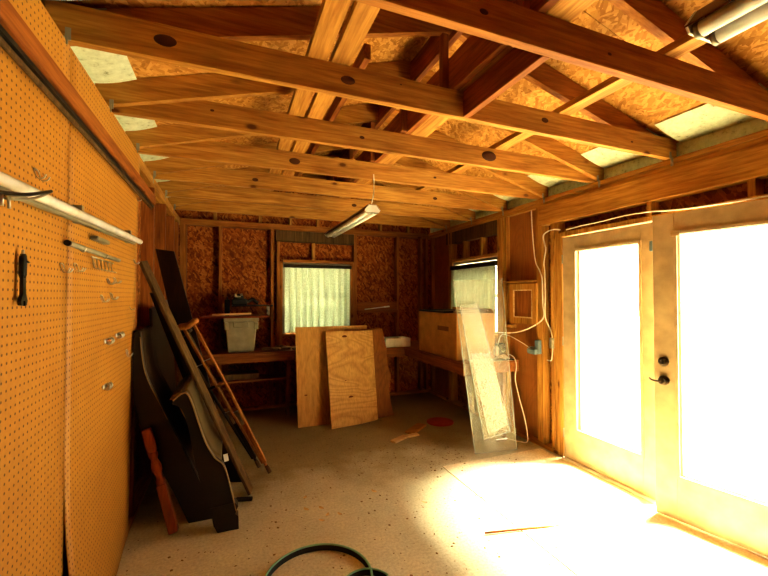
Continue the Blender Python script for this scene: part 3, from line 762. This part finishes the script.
# ------------------------------------------------------------------ acrylic sheets
def sheet(name, p, thick, mat, label, grp, film=None):
    t = thing(name, p[0], label, 'acrylic sheet', grp)
    P = [Vector(q) for q in p]; n = (P[1]-P[0]).cross(P[3]-P[0]).normalized()
    if n.y > 0: n = -n
    MB().hexa(P + [q + n*thick for q in P]).build('panel', mat, t)
    for a_, b_ in ((P[0], P[3]), (P[0], P[1]), (P[1], P[2])): MB().beam(a_+n*thick*.5, b_+n*thick*.5, .006, .006, n).build('bright_edge', 'edgewhite', t)  # pale strips paint the light caught along the sheet edges
    if film:
        Q = [P[0].lerp(P[1],a).lerp(P[3].lerp(P[2],a),b) + n*(thick+.001) for a,b in film]
        MB().hexa(Q + [q + n*.001 for q in Q]).build('printed_film', 'film', t)
sheet('acrylic_sheet', [(2.135,3.09,.002),(2.565,3.03,.002),(2.70,3.40,1.66),(2.122,3.44,1.63)], .004, 'acrylic', 'wide clear plastic sheet leaning on the right workbench', 'leaning clear plastic sheets')
sheet('acrylic_sheet', [(2.225,3.075,.13),(2.50,3.035,.18),(2.345,3.335,1.40),(2.14,3.35,1.385)], .004, 'acrylic2', 'narrow hazy plastic strip in front of the wide clear sheet', 'leaning clear plastic sheets', [(.18,.02),(.95,.05),(.95,.60),(.10,.62)])
mb = MB(); mb.poly([(2.36,3.072,.113),(2.46,3.058,.116),(2.46,3.058,.123),(2.485,3.055,.110),(2.46,3.058,.098),(2.46,3.058,.105),(2.36,3.072,.103)],(0,-.001,0))
tag(mb.build('arrow_sticker','paper'), 'white arrow mark near the bottom of the plastic sheet', 'sticker')

# ------------------------------------------------------------------ right wall bits: cabinet door, power, cables
cd = thing('cabinet_door', (2.80,3.2,1.19), 'small raised-panel wood cabinet door hung between the studs under a ledge', 'cabinet door')
x = 2.795
mb = MB(); mb.box(x,x+.02,3.0,3.06,1.19,1.60,.002); mb.box(x,x+.02,3.34,3.40,1.19,1.60,.002); mb.box(x,x+.02,3.06,3.34,1.54,1.60,.002); mb.box(x,x+.02,3.06,3.34,1.19,1.25,.002)
mb.build('door_frame','pine_z',cd)
mb = MB(); mb.box(x+.010,x+.018,3.06,3.34,1.25,1.54); mb.build('panel','red_z',cd)
mb = MB()
for a_ in ((3.06,3.34,1.528,1.540),(3.06,3.34,1.25,1.262),(3.06,3.072,1.262,1.528),(3.328,3.34,1.262,1.528)): mb.box(x+.001,x+.010,*a_)
mb.build('moulding','scrap',cd)
ob = thing('outlet_box', (2.83,3.02,.9), 'blue-grey outlet box with a plug on the stud by the bench', 'outlet')
MB().box(2.80,2.85,2.985,3.035,.905,1.04,.004).build('box_body','bluegrey',ob)
MB().box(2.76,2.80,2.99,3.10,.91,.955,.006).build('plug','bluegrey',ob)
MB().box(2.80,2.850,3.036,3.13,.895,.965,.004).build('cover','bluegrey',ob)
sb = MB(); sb.box(2.81,2.842,2.822,2.858,.98,1.08,.003); tag(sb.build('switch_box','galv'), 'small grey switch box on the stud beside the door', 'switch')
ch = thing('battery_charger', (2.70,3.45,.80), 'black charger with a pale socket on the end of the right workbench', 'charger')
MB().box(2.70,2.80,3.46,3.54,.801,.955,.008).build('body','rubber',ch); MB().box(2.665,2.702,3.455,3.50,.83,.93,.004).build('socket_face','white',ch)
mb = MB(); mb.blob((2.76,3.455,.885),.022,(1,.5,1)); mb.build('dial','galv',ch)
pl = thing('tool_tray', (2.65,3.36,.80), 'dark shallow tray with shiny paper at the bench end', 'tray')
MB().box(2.46,2.80,3.315,3.44,.801,.812,.003).build('base','darkmetal',pl)
MB().grid(lambda u,v: Vector((2.50+.26*u,3.30+.14*v,.816+.018*math.sin(u*5)*math.cos(v*3)+.012*v)),10,6).build('crumpled_paper','paper',pl)
pb = MB(); pb.grid(lambda u,v: Vector((2.30+.22*u,3.32+.15*v,.803+.006*math.sin(u*4+v))),6,4); tag(pb.build('paper_sheet','paper'), 'white paper on the bench seen through the plastic sheet', 'paper')
def cable(pts, r, label, mat='cable'):
    tag(MB().tube(smoothpts(pts, 10), r, 8).build('cable', mat), label, 'cable', 'white wall cables')
cx_ = XR-.008
cable([(cx_,3.10,2.34),(cx_,3.085,2.10),(cx_,3.05,1.83),(cx_,2.99,1.72),(cx_-.004,2.955,1.62),(cx_-.004,2.95,1.40),(cx_-.004,2.945,1.26),(2.785,3.06,1.165),(2.775,3.25,1.10),(2.77,3.45,1.075),(2.77,3.62,1.065),(2.76,3.72,1.05)], .0055, 'white cable dropping down the studs left of the other and curving to the bench')
cable([(cx_,2.73,2.085),(cx_,2.80,2.10),(cx_,2.88,2.095),(cx_,2.94,2.06),(cx_,2.925,1.98),(cx_,2.91,1.92),(cx_,2.935,1.80),(cx_-.006,2.918,1.70),(cx_-.006,2.915,1.5),(cx_-.006,2.915,1.27),(cx_,2.86,1.16),(cx_,2.835,1.08)], .0055, 'white cable coming from above the doors down to the switch box')
cable([(2.83,2.83,.985),(2.825,2.835,.90),(2.825,2.85,.865),(2.83,2.90,.86)], .005, 'short white cable loop under the switch box')
cable([(2.78,3.02,.935),(2.75,3.15,1.0),(2.72,3.32,1.06),(2.70,3.42,1.05),(2.70,3.47,.95)], .004, 'thin white cable from the outlet box to the charger')
cable([(2.74,3.33,.86),(2.76,3.285,.83),(2.78,3.275,.75),(2.77,3.28,.60),(2.77,3.22,.42),(2.77,3.15,.25),(2.76,3.10,.12),(2.75,3.09,.03),(2.72,3.16,.012),(2.66,3.27,.012)], .005, 'white cable hanging from the bench end to the floor')
cable([(cx_,2.66,2.075),(cx_,2.50,2.085),(cx_+.01,2.3,2.09),(cx_+.01,2.1,2.10),(cx_-.02,1.90,2.085),(cx_-.02,1.75,2.065),(cx_-.02,1.55,2.05),(cx_-.02,1.2,2.04),(cx_-.02,.8,2.04)], .005, 'white cable running along above the glass doors')

# ------------------------------------------------------------------ leaning plywood
def leansheet(name, pts, th, mat, label, knots=()):
    P = [Vector(q) for q in pts]; mb = MB()
    n = Vector((0,-1,.15)).normalized()
    mb.poly(P, n*th)
    old = set(mb.bm.faces)
    for kx, ky, kz, kr in knots: mb.blob((kx, ky-th*1.0, kz), kr, (1.3, .12, .85), 3)
    for q in mb.bm.faces:
        if q not in old: q.material_index = 1; q.smooth = True
    o = mb.build(name, mat); o.data.materials.append(M['plyknot']); return tag(o, label, 'plywood', 'plywood sheets leaning on the back workbench')
KN1 = ((.815,4.490,.33,.022),(.74,4.60,.83,.010))
KN2 = ((1.283,4.5404,.984,.024),(1.305,4.334,.305,.026),(1.255,4.39,.49,.010))
leansheet('plywood_sheet', [(.715,4.42,.003),(1.60,4.42,.003),(1.60,4.645,1.105),(.715,4.645,1.105)], .012, 'ply', 'golden plywood sheet leaning on the back bench, widest and on the left', KN1)
rag_edge = [(1.30,4.40,.003),(1.60,4.40,.003),(1.87,4.40,.02),(1.84,4.42,.16),(1.82,4.44,.34),(1.86,4.47,.48),(1.82,4.50,.62),(1.83,4.54,.80),(1.80,4.58,.98),(1.79,4.60,1.06),(1.30,4.60,1.068)]
leansheet('plywood_sheet', rag_edge, .010, 'plyd', 'dark brown ragged-edged plywood piece at the right of the leaning sheets')
leansheet('plywood_sheet', [(1.055,4.24,.003),(1.40,4.24,.02),(1.60,4.24,.045),(1.645,4.56,1.045),(1.055,4.56,1.05)], .012, 'ply2', 'front pale plywood sheet with knots leaning on the darker ones', KN2)

# ------------------------------------------------------------------ leaning stack on the left
# dark wide board
mb = MB(); mb.hexa([Vector(p) for p in ((-.17,3.66,.002),(.03,3.58,.002),(.03,3.61,.002),(-.17,3.69,.002),(-.568,3.62,1.86),(-.425,3.56,1.84),(-.425,3.59,1.84),(-.568,3.65,1.86))], .003)
tag(mb.build('dark_board','darkboard'), 'tall wide blackish board leaning on the left wall studs', 'board', 'boards leaning on the left wall')
mb = MB(); mb.hexa([Vector(p) for p in ((-.04,3.36,.002),(.10,3.30,.002),(.10,3.325,.002),(-.04,3.385,.002),(-.566,3.38,1.50),(-.50,3.32,1.50),(-.50,3.345,1.50),(-.566,3.405,1.50))], .003)
tag(mb.build('dark_board','darkboard'), 'narrower dark brown board behind the long grey plank', 'board', 'boards leaning on the left wall')
mb = MB(); mb.hexa([Vector(p) for p in ((-.49,3.42,.002),(-.47,3.42,.002),(-.47,4.45,.002),(-.49,4.45,.002),(-.574,3.42,1.38),(-.556,3.42,1.38),(-.556,4.45,1.45),(-.574,4.45,1.45))], .002)  # added dark board where the stud bays lie in deep shade
tag(mb.build('black_board','darkboard'), 'wide black board standing against the left studs behind the plank', 'panel', 'boards leaning on the left wall')
mb = MB(); mb.beam((.155,3.10,.012),(-.548,3.03,1.71),.085,.022,(.35,1,0),.003)
tag(mb.build('plank','plank'), 'long grey-brown plank leaning from floor to the pegboard edge', 'plank', 'boards leaning on the left wall')
# crutches
def crutch(B, T, side, label, mat):
    t = thing('crutch', B, label, 'crutch', 'wooden crutches leaning at left')
    B, T, sd = Vector(B), Vector(T), Vector(side).normalized(); d = (T-B)
    lo = .035
    for s in (-1, 1):
        pts = [B + d*.07 + sd*s*.012, B + d*.25 + sd*s*.022, B + d*.55 + sd*s*.036, B + d*.97 + sd*s*.042]
        mb = MB()
        for a_, b_ in zip(pts, pts[1:]): mb.beam(a_, b_, .018, .024, sd, .002)
        mb.build('rail', mat, t)
    MB().tube([B + d*.02, B + d*.33], .012, 10).build('leg', mat, t)
    MB().tube([B, B + d*.03, B+d*.05], [.017,.016,.013], 12).build('rubber_tip', 'plank', t)
    MB().tube([B + d*.985 - sd*.085, B + d*.985 - sd*.06, B + d*.975, B + d*.985 + sd*.06, B + d*.985 + sd*.085], [.018,.026,.026,.026,.018], 12).build('armrest', mat, t)
    MB().tube([B + d*.60 - sd*.036, B + d*.60 + sd*.036], .014, 10).build('handgrip', mat, t)
    for k in (.42, .76): MB().tube([B + d*k - sd*.034, B + d*k + sd*.034], .004, 6).build('bolt', 'metal', t)
crutch((.318,3.38,.012), (-.315,3.385,1.275), (.8,-.35,.35), 'orange-brown wooden crutch leaning outermost in the left stack', 'crutch')
crutch((.245,3.52,.012), (-.365,3.49,1.20), (.8,-.35,.35), 'darker wooden crutch behind the orange-brown one', 'darkboard')

# curved bed ends (sleigh shape): thick profiled end post + thinner curved panel going back
def strip(center, th):
    C = [Vector(c) for c in center]; L, Rr = [], []
    for i, c in enumerate(C):
        t = (C[min(i+1,len(C)-1)]-C[max(i-1,0)]).normalized(); n = Vector((t.z,0,-t.x))
        w = th[i] if isinstance(th, list) else th
        L.append(c+n*w/2); Rr.append(c-n*w/2)
    return L, Rr
# footboard: right outline / left outline measured in the leaning plane
ye = 2.66
rt = smoothpts([(-.315,ye,.845),(-.285,ye,.872),(-.245,ye,.885),(-.215,ye,.83),(-.175,ye,.70),(-.135,ye,.575),(-.085,ye,.475),(-.03,ye,.415),(.005,ye,.30),(.045,ye,.12)], 6)
lt = smoothpts([(-.320,ye,.825),(-.270,ye,.79),(-.235,ye,.69),(-.205,ye,.53),(-.175,ye,.38),(-.130,ye,.24),(-.095,ye,.135)], 6)
fb = thing('bed_footboard', (-.05,ye,0), 'curved black bed end with pale worn edge standing in front of the left stack', 'bed end', 'curved black bed ends')
mb = MB(); mb.poly([*rt, *reversed(lt)], (0,.05,0)); mb.build('end_post','black',fb)
mb = MB(); mb.poly([(-.105,ye-.004,.16),(.040,ye-.004,.17),(.058,ye-.004,.145),(.040,ye-.004,.10),(.060,ye-.004,.08),(.062,ye-.004,.002),(-.062,ye-.004,.002),(-.085,ye-.004,.05)],(0,.07,0)); mb.build('foot','black',fb)
mb = MB(); mb.tube([Vector((p.x,ye-.001,p.z)) for p in rt], .0045, 6); mb.build('worn_edge','edge',fb)  # highlight along the curve drawn as a pale tube
mb = MB(); n = len(rt)
mb.grid(lambda u,v: Vector((rt[min(n-1,int(round(u*(n-14))))].x-.004, ye+.05+.56*v, rt[min(n-1,int(round(u*(n-14))))].z-.004)), n-14, 6); 
r = bmesh.ops.extrude_face_region(mb.bm, geom=mb.bm.faces[:])
for v in [e for e in r['geom'] if isinstance(e, bmesh.types.BMVert)]: v.co.x -= .022
mb.build('curved_panel','greyfab',fb)
# headboard: bigger, further back, touching the pegboard edge
yd = 2.84
rt = smoothpts([(-.552,yd,1.245),(-.526,yd,1.25),(-.515,yd,1.13),(-.495,yd,1.0),(-.46,yd,.90),(-.405,yd,.78),(-.32,yd,.58),(-.22,yd,.36),(-.13,yd,.15),(-.10,yd,.002)], 6)
lt = smoothpts([(-.560,yd,1.22),(-.562,yd,1.0),(-.55,yd,.80),(-.50,yd,.62),(-.42,yd,.42),(-.33,yd,.22),(-.24,yd,.002)], 6)
hbd = thing('bed_headboard', (-.3,yd,0), 'larger curved black bed end leaning on the left wall behind the red post', 'bed end', 'curved black bed ends')
mb = MB(); mb.poly([*rt, *reversed(lt)], (0,.05,0)); mb.build('end_post','black',hbd)
mb = MB(); mb.tube([Vector((p.x,yd-.001,p.z)) for p in rt[8:34]], .003, 6); mb.build('worn_edge','edge',hbd)
mb = MB(); n = len(rt)
mb.grid(lambda u,v: Vector((rt[int(round(u*(n-1)))].x-.004, yd+.05+.42*v, rt[int(round(u*(n-1)))].z)), n-1, 4)
r = bmesh.ops.extrude_face_region(mb.bm, geom=mb.bm.faces[:])
for v in [e for e in r['geom'] if isinstance(e, bmesh.types.BMVert)]: v.co.x -= .02
mb.build('curved_panel','darkboard',hbd)
# turned post
tpst = thing('turned_post', (-.34,2.70,0), 'reddish-brown turned wooden post leaning against the pegboard', 'post')
B, T = Vector((-.312,2.76,.0)), Vector((-.478,2.80,.66)); d = T-B
MB().beam(B+d*.015, B+d*.47, .052, .052, (0,1,0), .004).build('lower_block','redwood',tpst)
MB().lathe(B+d*.46, B+d*.78, [(0,.020),(.06,.026),(.14,.027),(.2,.018),(.3,.017),(.42,.027),(.55,.029),(.68,.022),(.76,.017),(.85,.026),(.93,.027),(1,.020)], 18).build('turning','redwood',tpst)
MB().beam(B+d*.77, B+d*.985, .052, .052, (0,1,0), .006).build('upper_block','redwood',tpst)

# small foot block of plank
tag(MB().beam((.05,3.02,.012),(.16,2.985,.014),.03,.022,(0,1,0),.003).build('dark_bracket','rubber'), 'small black bracket on the floor by the plank foot', 'bracket')
MB().beam((-.012,2.652,.44),(-.020,2.652,.485),.004,.026,(0,1,0)).build('paper_tag','paper',fb)

# ------------------------------------------------------------------ things on the floor
ps = MB(); ps.box(1.715,2.798,.25,2.965,.001,.006,.001)
tag(ps.build('floor_sheet','sheetpale'), 'pale thin sheet lying on the floor in front of the glass doors', 'sheet')
tag(MB().beam((1.53,3.62,.012),(1.72,3.72,.012),.07,.02,(-.5,1,0),.003).build('wood_scrap','scrap'), 'short pale wood scrap on the floor, nearest of three', 'wood scrap','wood scraps on the floor')
tag(MB().beam((1.72,3.70,.012),(1.86,3.73,.012),.06,.018,(0,1,0),.003).build('wood_scrap','scrap'), 'short pale wood scrap touching the nearest scrap on its right', 'wood scrap','wood scraps on the floor')
tag(MB().beam((1.79,3.78,.014),(2.04,3.98,.014),.11,.022,(-.6,1,0),.003).build('wood_scrap','pine_x'), 'brown wood block pointing at the red disc', 'wood scrap','wood scraps on the floor')
rd = MB(); rd.lathe((2.28,3.99,.002),(2.28,3.99,.022),[(0,.14),(.3,.155),(.8,.155),(.85,.14),(1,.135)],32)
tag(rd.build('red_disc','redmat'), 'flat red round lid lying on the floor', 'lid')
tag(MB().tube([(1.476,2.032,.012),(1.75,1.975,.012),(2.0,1.913,.014)],[.006,.007,.003],6).build('stick','red_x'), 'thin brown stick lying on the bright floor sheet', 'stick')
# hose
def ring(r, a0, a1, z, n=60, cx=.43, cy=2.0): return [(cx+r*math.cos(R(a0+(a1-a0)*k/n)), cy+r*math.sin(R(a0+(a1-a0)*k/n)), z) for k in range(n+1)]
ho = thing('garden_hose', (.445,1.985,0), 'flat loop of black and pale green hose on the floor in the foreground', 'hose')
def band(r, a0, a1, h, cx=.43, cy=2.0):
    mb = MB(); o_ = ring(r, a0, a1, .001, 60, cx, cy); i_ = ring(r-.004, a0, a1, .001, 60, cx, cy)
    up = Vector((0,0,h))
    for k in range(60):
        q = [Vector(o_[k]), Vector(o_[k+1]), Vector(i_[k+1]), Vector(i_[k])]
        mb.hexa(q + [p+up for p in q])
    return mb
band(.272, -30, 215, .030).build('inner_band', 'rubber', ho)
MB().tube(ring(.275, -30, 215, .031), .0065, 8).build('green_edge', 'hose', ho)
in_ = band(.13, 20, 150, .03, .645, 1.85).build('loose_end', 'rubber', ho)
MB().tube(ring(.132, 20, 150, .031, 40, .645, 1.85), .006, 8).build('green_edge', 'hose', ho)
# dirt and leaf crumbs
rr = random.Random(21); mb = MB()
for k in range(1300):
    if rr.random() < .35: x, y = rr.gauss(1.9,.35), rr.gauss(3.35,.25)
    else: x, y = rr.uniform(-.5,2.5), rr.uniform(1.6,4.4)
    s = rr.choice((.003,.004,.005,.007,.011)); a_ = rr.uniform(0,6.28)
    if not (-.5 < x < 2.75): continue
    if (x-.445)**2+(y-1.985)**2 < .36**2 and (x-.445)**2+(y-1.985)**2 > .25**2: continue
    if (x-2.28)**2+(y-3.99)**2 < .19**2 or (1.45 < x < 2.1 and 3.55 < y < 4.05) or (x < .15 and y > 2.55) or (x > 2.05 and 2.97 < y < 3.45): continue
    z = .008 if (x > 1.71 and y < 2.97) else .0015
    if z > .005 and rr.random() < .45: continue
    c_, s_ = math.cos(a_)*s, math.sin(a_)*s; l = rr.uniform(.4,1)
    p = [Vector((x-c_, y-s_, z)), Vector((x+s_*l, y-c_*l, z)), Vector((x+c_, y+s_, z)), Vector((x-s_*l, y+c_*l, z))]
    top = Vector((x, y, z+s*.5)); v = [mb.bm.verts.new(q) for q in p]; w = mb.bm.verts.new(top)
    for q in range(4): mb.bm.faces.new([v[q], v[(q+1)%4], w])
tag(mb.build('floor_crumbs','pebble'), 'dry dirt and leaf crumbs scattered over the concrete floor', 'debris', kind='stuff')
lv = [(.52,2.88),(.60,2.70),(.50,2.72),(.62,2.60),(.70,2.58),(.57,2.55),(1.02,2.78),(1.3,2.5),(1.85,2.3),(1.75,2.5)]
places = ['left of the hose loop line, farthest of the cluster','right in the leaf cluster','left in the leaf cluster','in the middle of the leaf cluster','at the right end of the leaf cluster','nearest the hose loop','alone at the middle of the floor','by the edge of the pale sheet','on the pale sheet, nearest','on the pale sheet edge']
for (x,y),w in zip(lv, places):
    s = rr.uniform(.018,.032); a_ = rr.uniform(0,6)
    mb = MB(); mb.grid(lambda u,v: Vector((x+s*((u-.5)*2*math.cos(a_)-(v-.5)*math.sin(a_)*math.sin(math.pi*u)), y+s*((u-.5)*2*math.sin(a_)+(v-.5)*math.cos(a_)*math.sin(math.pi*u)), (.008 if x>1.71 else .003)+.010*((u-.5)**2*2+(v-.5)**2))), 6, 4)
    tag(mb.build('dry_leaf','scrap'), 'curled dry brown leaf, '+w, 'leaf', 'dry leaves on the floor')

# ------------------------------------------------------------------ light
w = bpy.data.worlds.new('World'); scene.world = w; w.use_nodes = True
bg = w.node_tree.nodes['Background']; bg.inputs[0].default_value = (1.0,.93,.75,1); bg.inputs[1].default_value = 5.0
s = bpy.data.lights.new('sun','SUN'); s.energy = 230; s.angle = R(32); s.color = (1,.87,.56)
so = bpy.data.objects.new('sun', s); COL.objects.link(so)
el = R(62); dirv = Vector((-math.cos(el), -.06, -math.sin(el)))
so.rotation_euler = dirv.to_track_quat('-Z','Y').to_euler()
# daylight through the doorway (sky light just outside the glass)
al = bpy.data.lights.new('door_daylight','AREA'); al.shape='RECTANGLE'; al.size=1.8; al.size_y=2.0; al.energy=35; al.color=(1,.86,.58)
ao = bpy.data.objects.new('door_daylight', al); COL.objects.link(ao); ao.location=(3.4,1.8,1.15); ao.rotation_euler=(0,R(90),0)

# ------------------------------------------------------------------ camera
cam = bpy.data.cameras.new('camera'); cam.sensor_width = 36; cam.lens = 389/768*36; cam.clip_start = .02
co = bpy.data.objects.new('camera', cam); COL.objects.link(co)
co.location = (0,0,1.48); co.rotation_euler = (R(90+1.0955), 0, R(-21.598))
scene.camera = co
scene.view_settings.view_transform = 'Standard'
scene.view_settings.look = 'Medium High Contrast'
scene.view_settings.exposure = 0.0
scene.cycles.max_bounces = 12; scene.cycles.diffuse_bounces = 8; scene.cycles.transparent_max_bounces = 16
scene.cycles.caustics_reflective = False; scene.cycles.caustics_refractive = False
scene.cycles.sample_clamp_indirect = 60
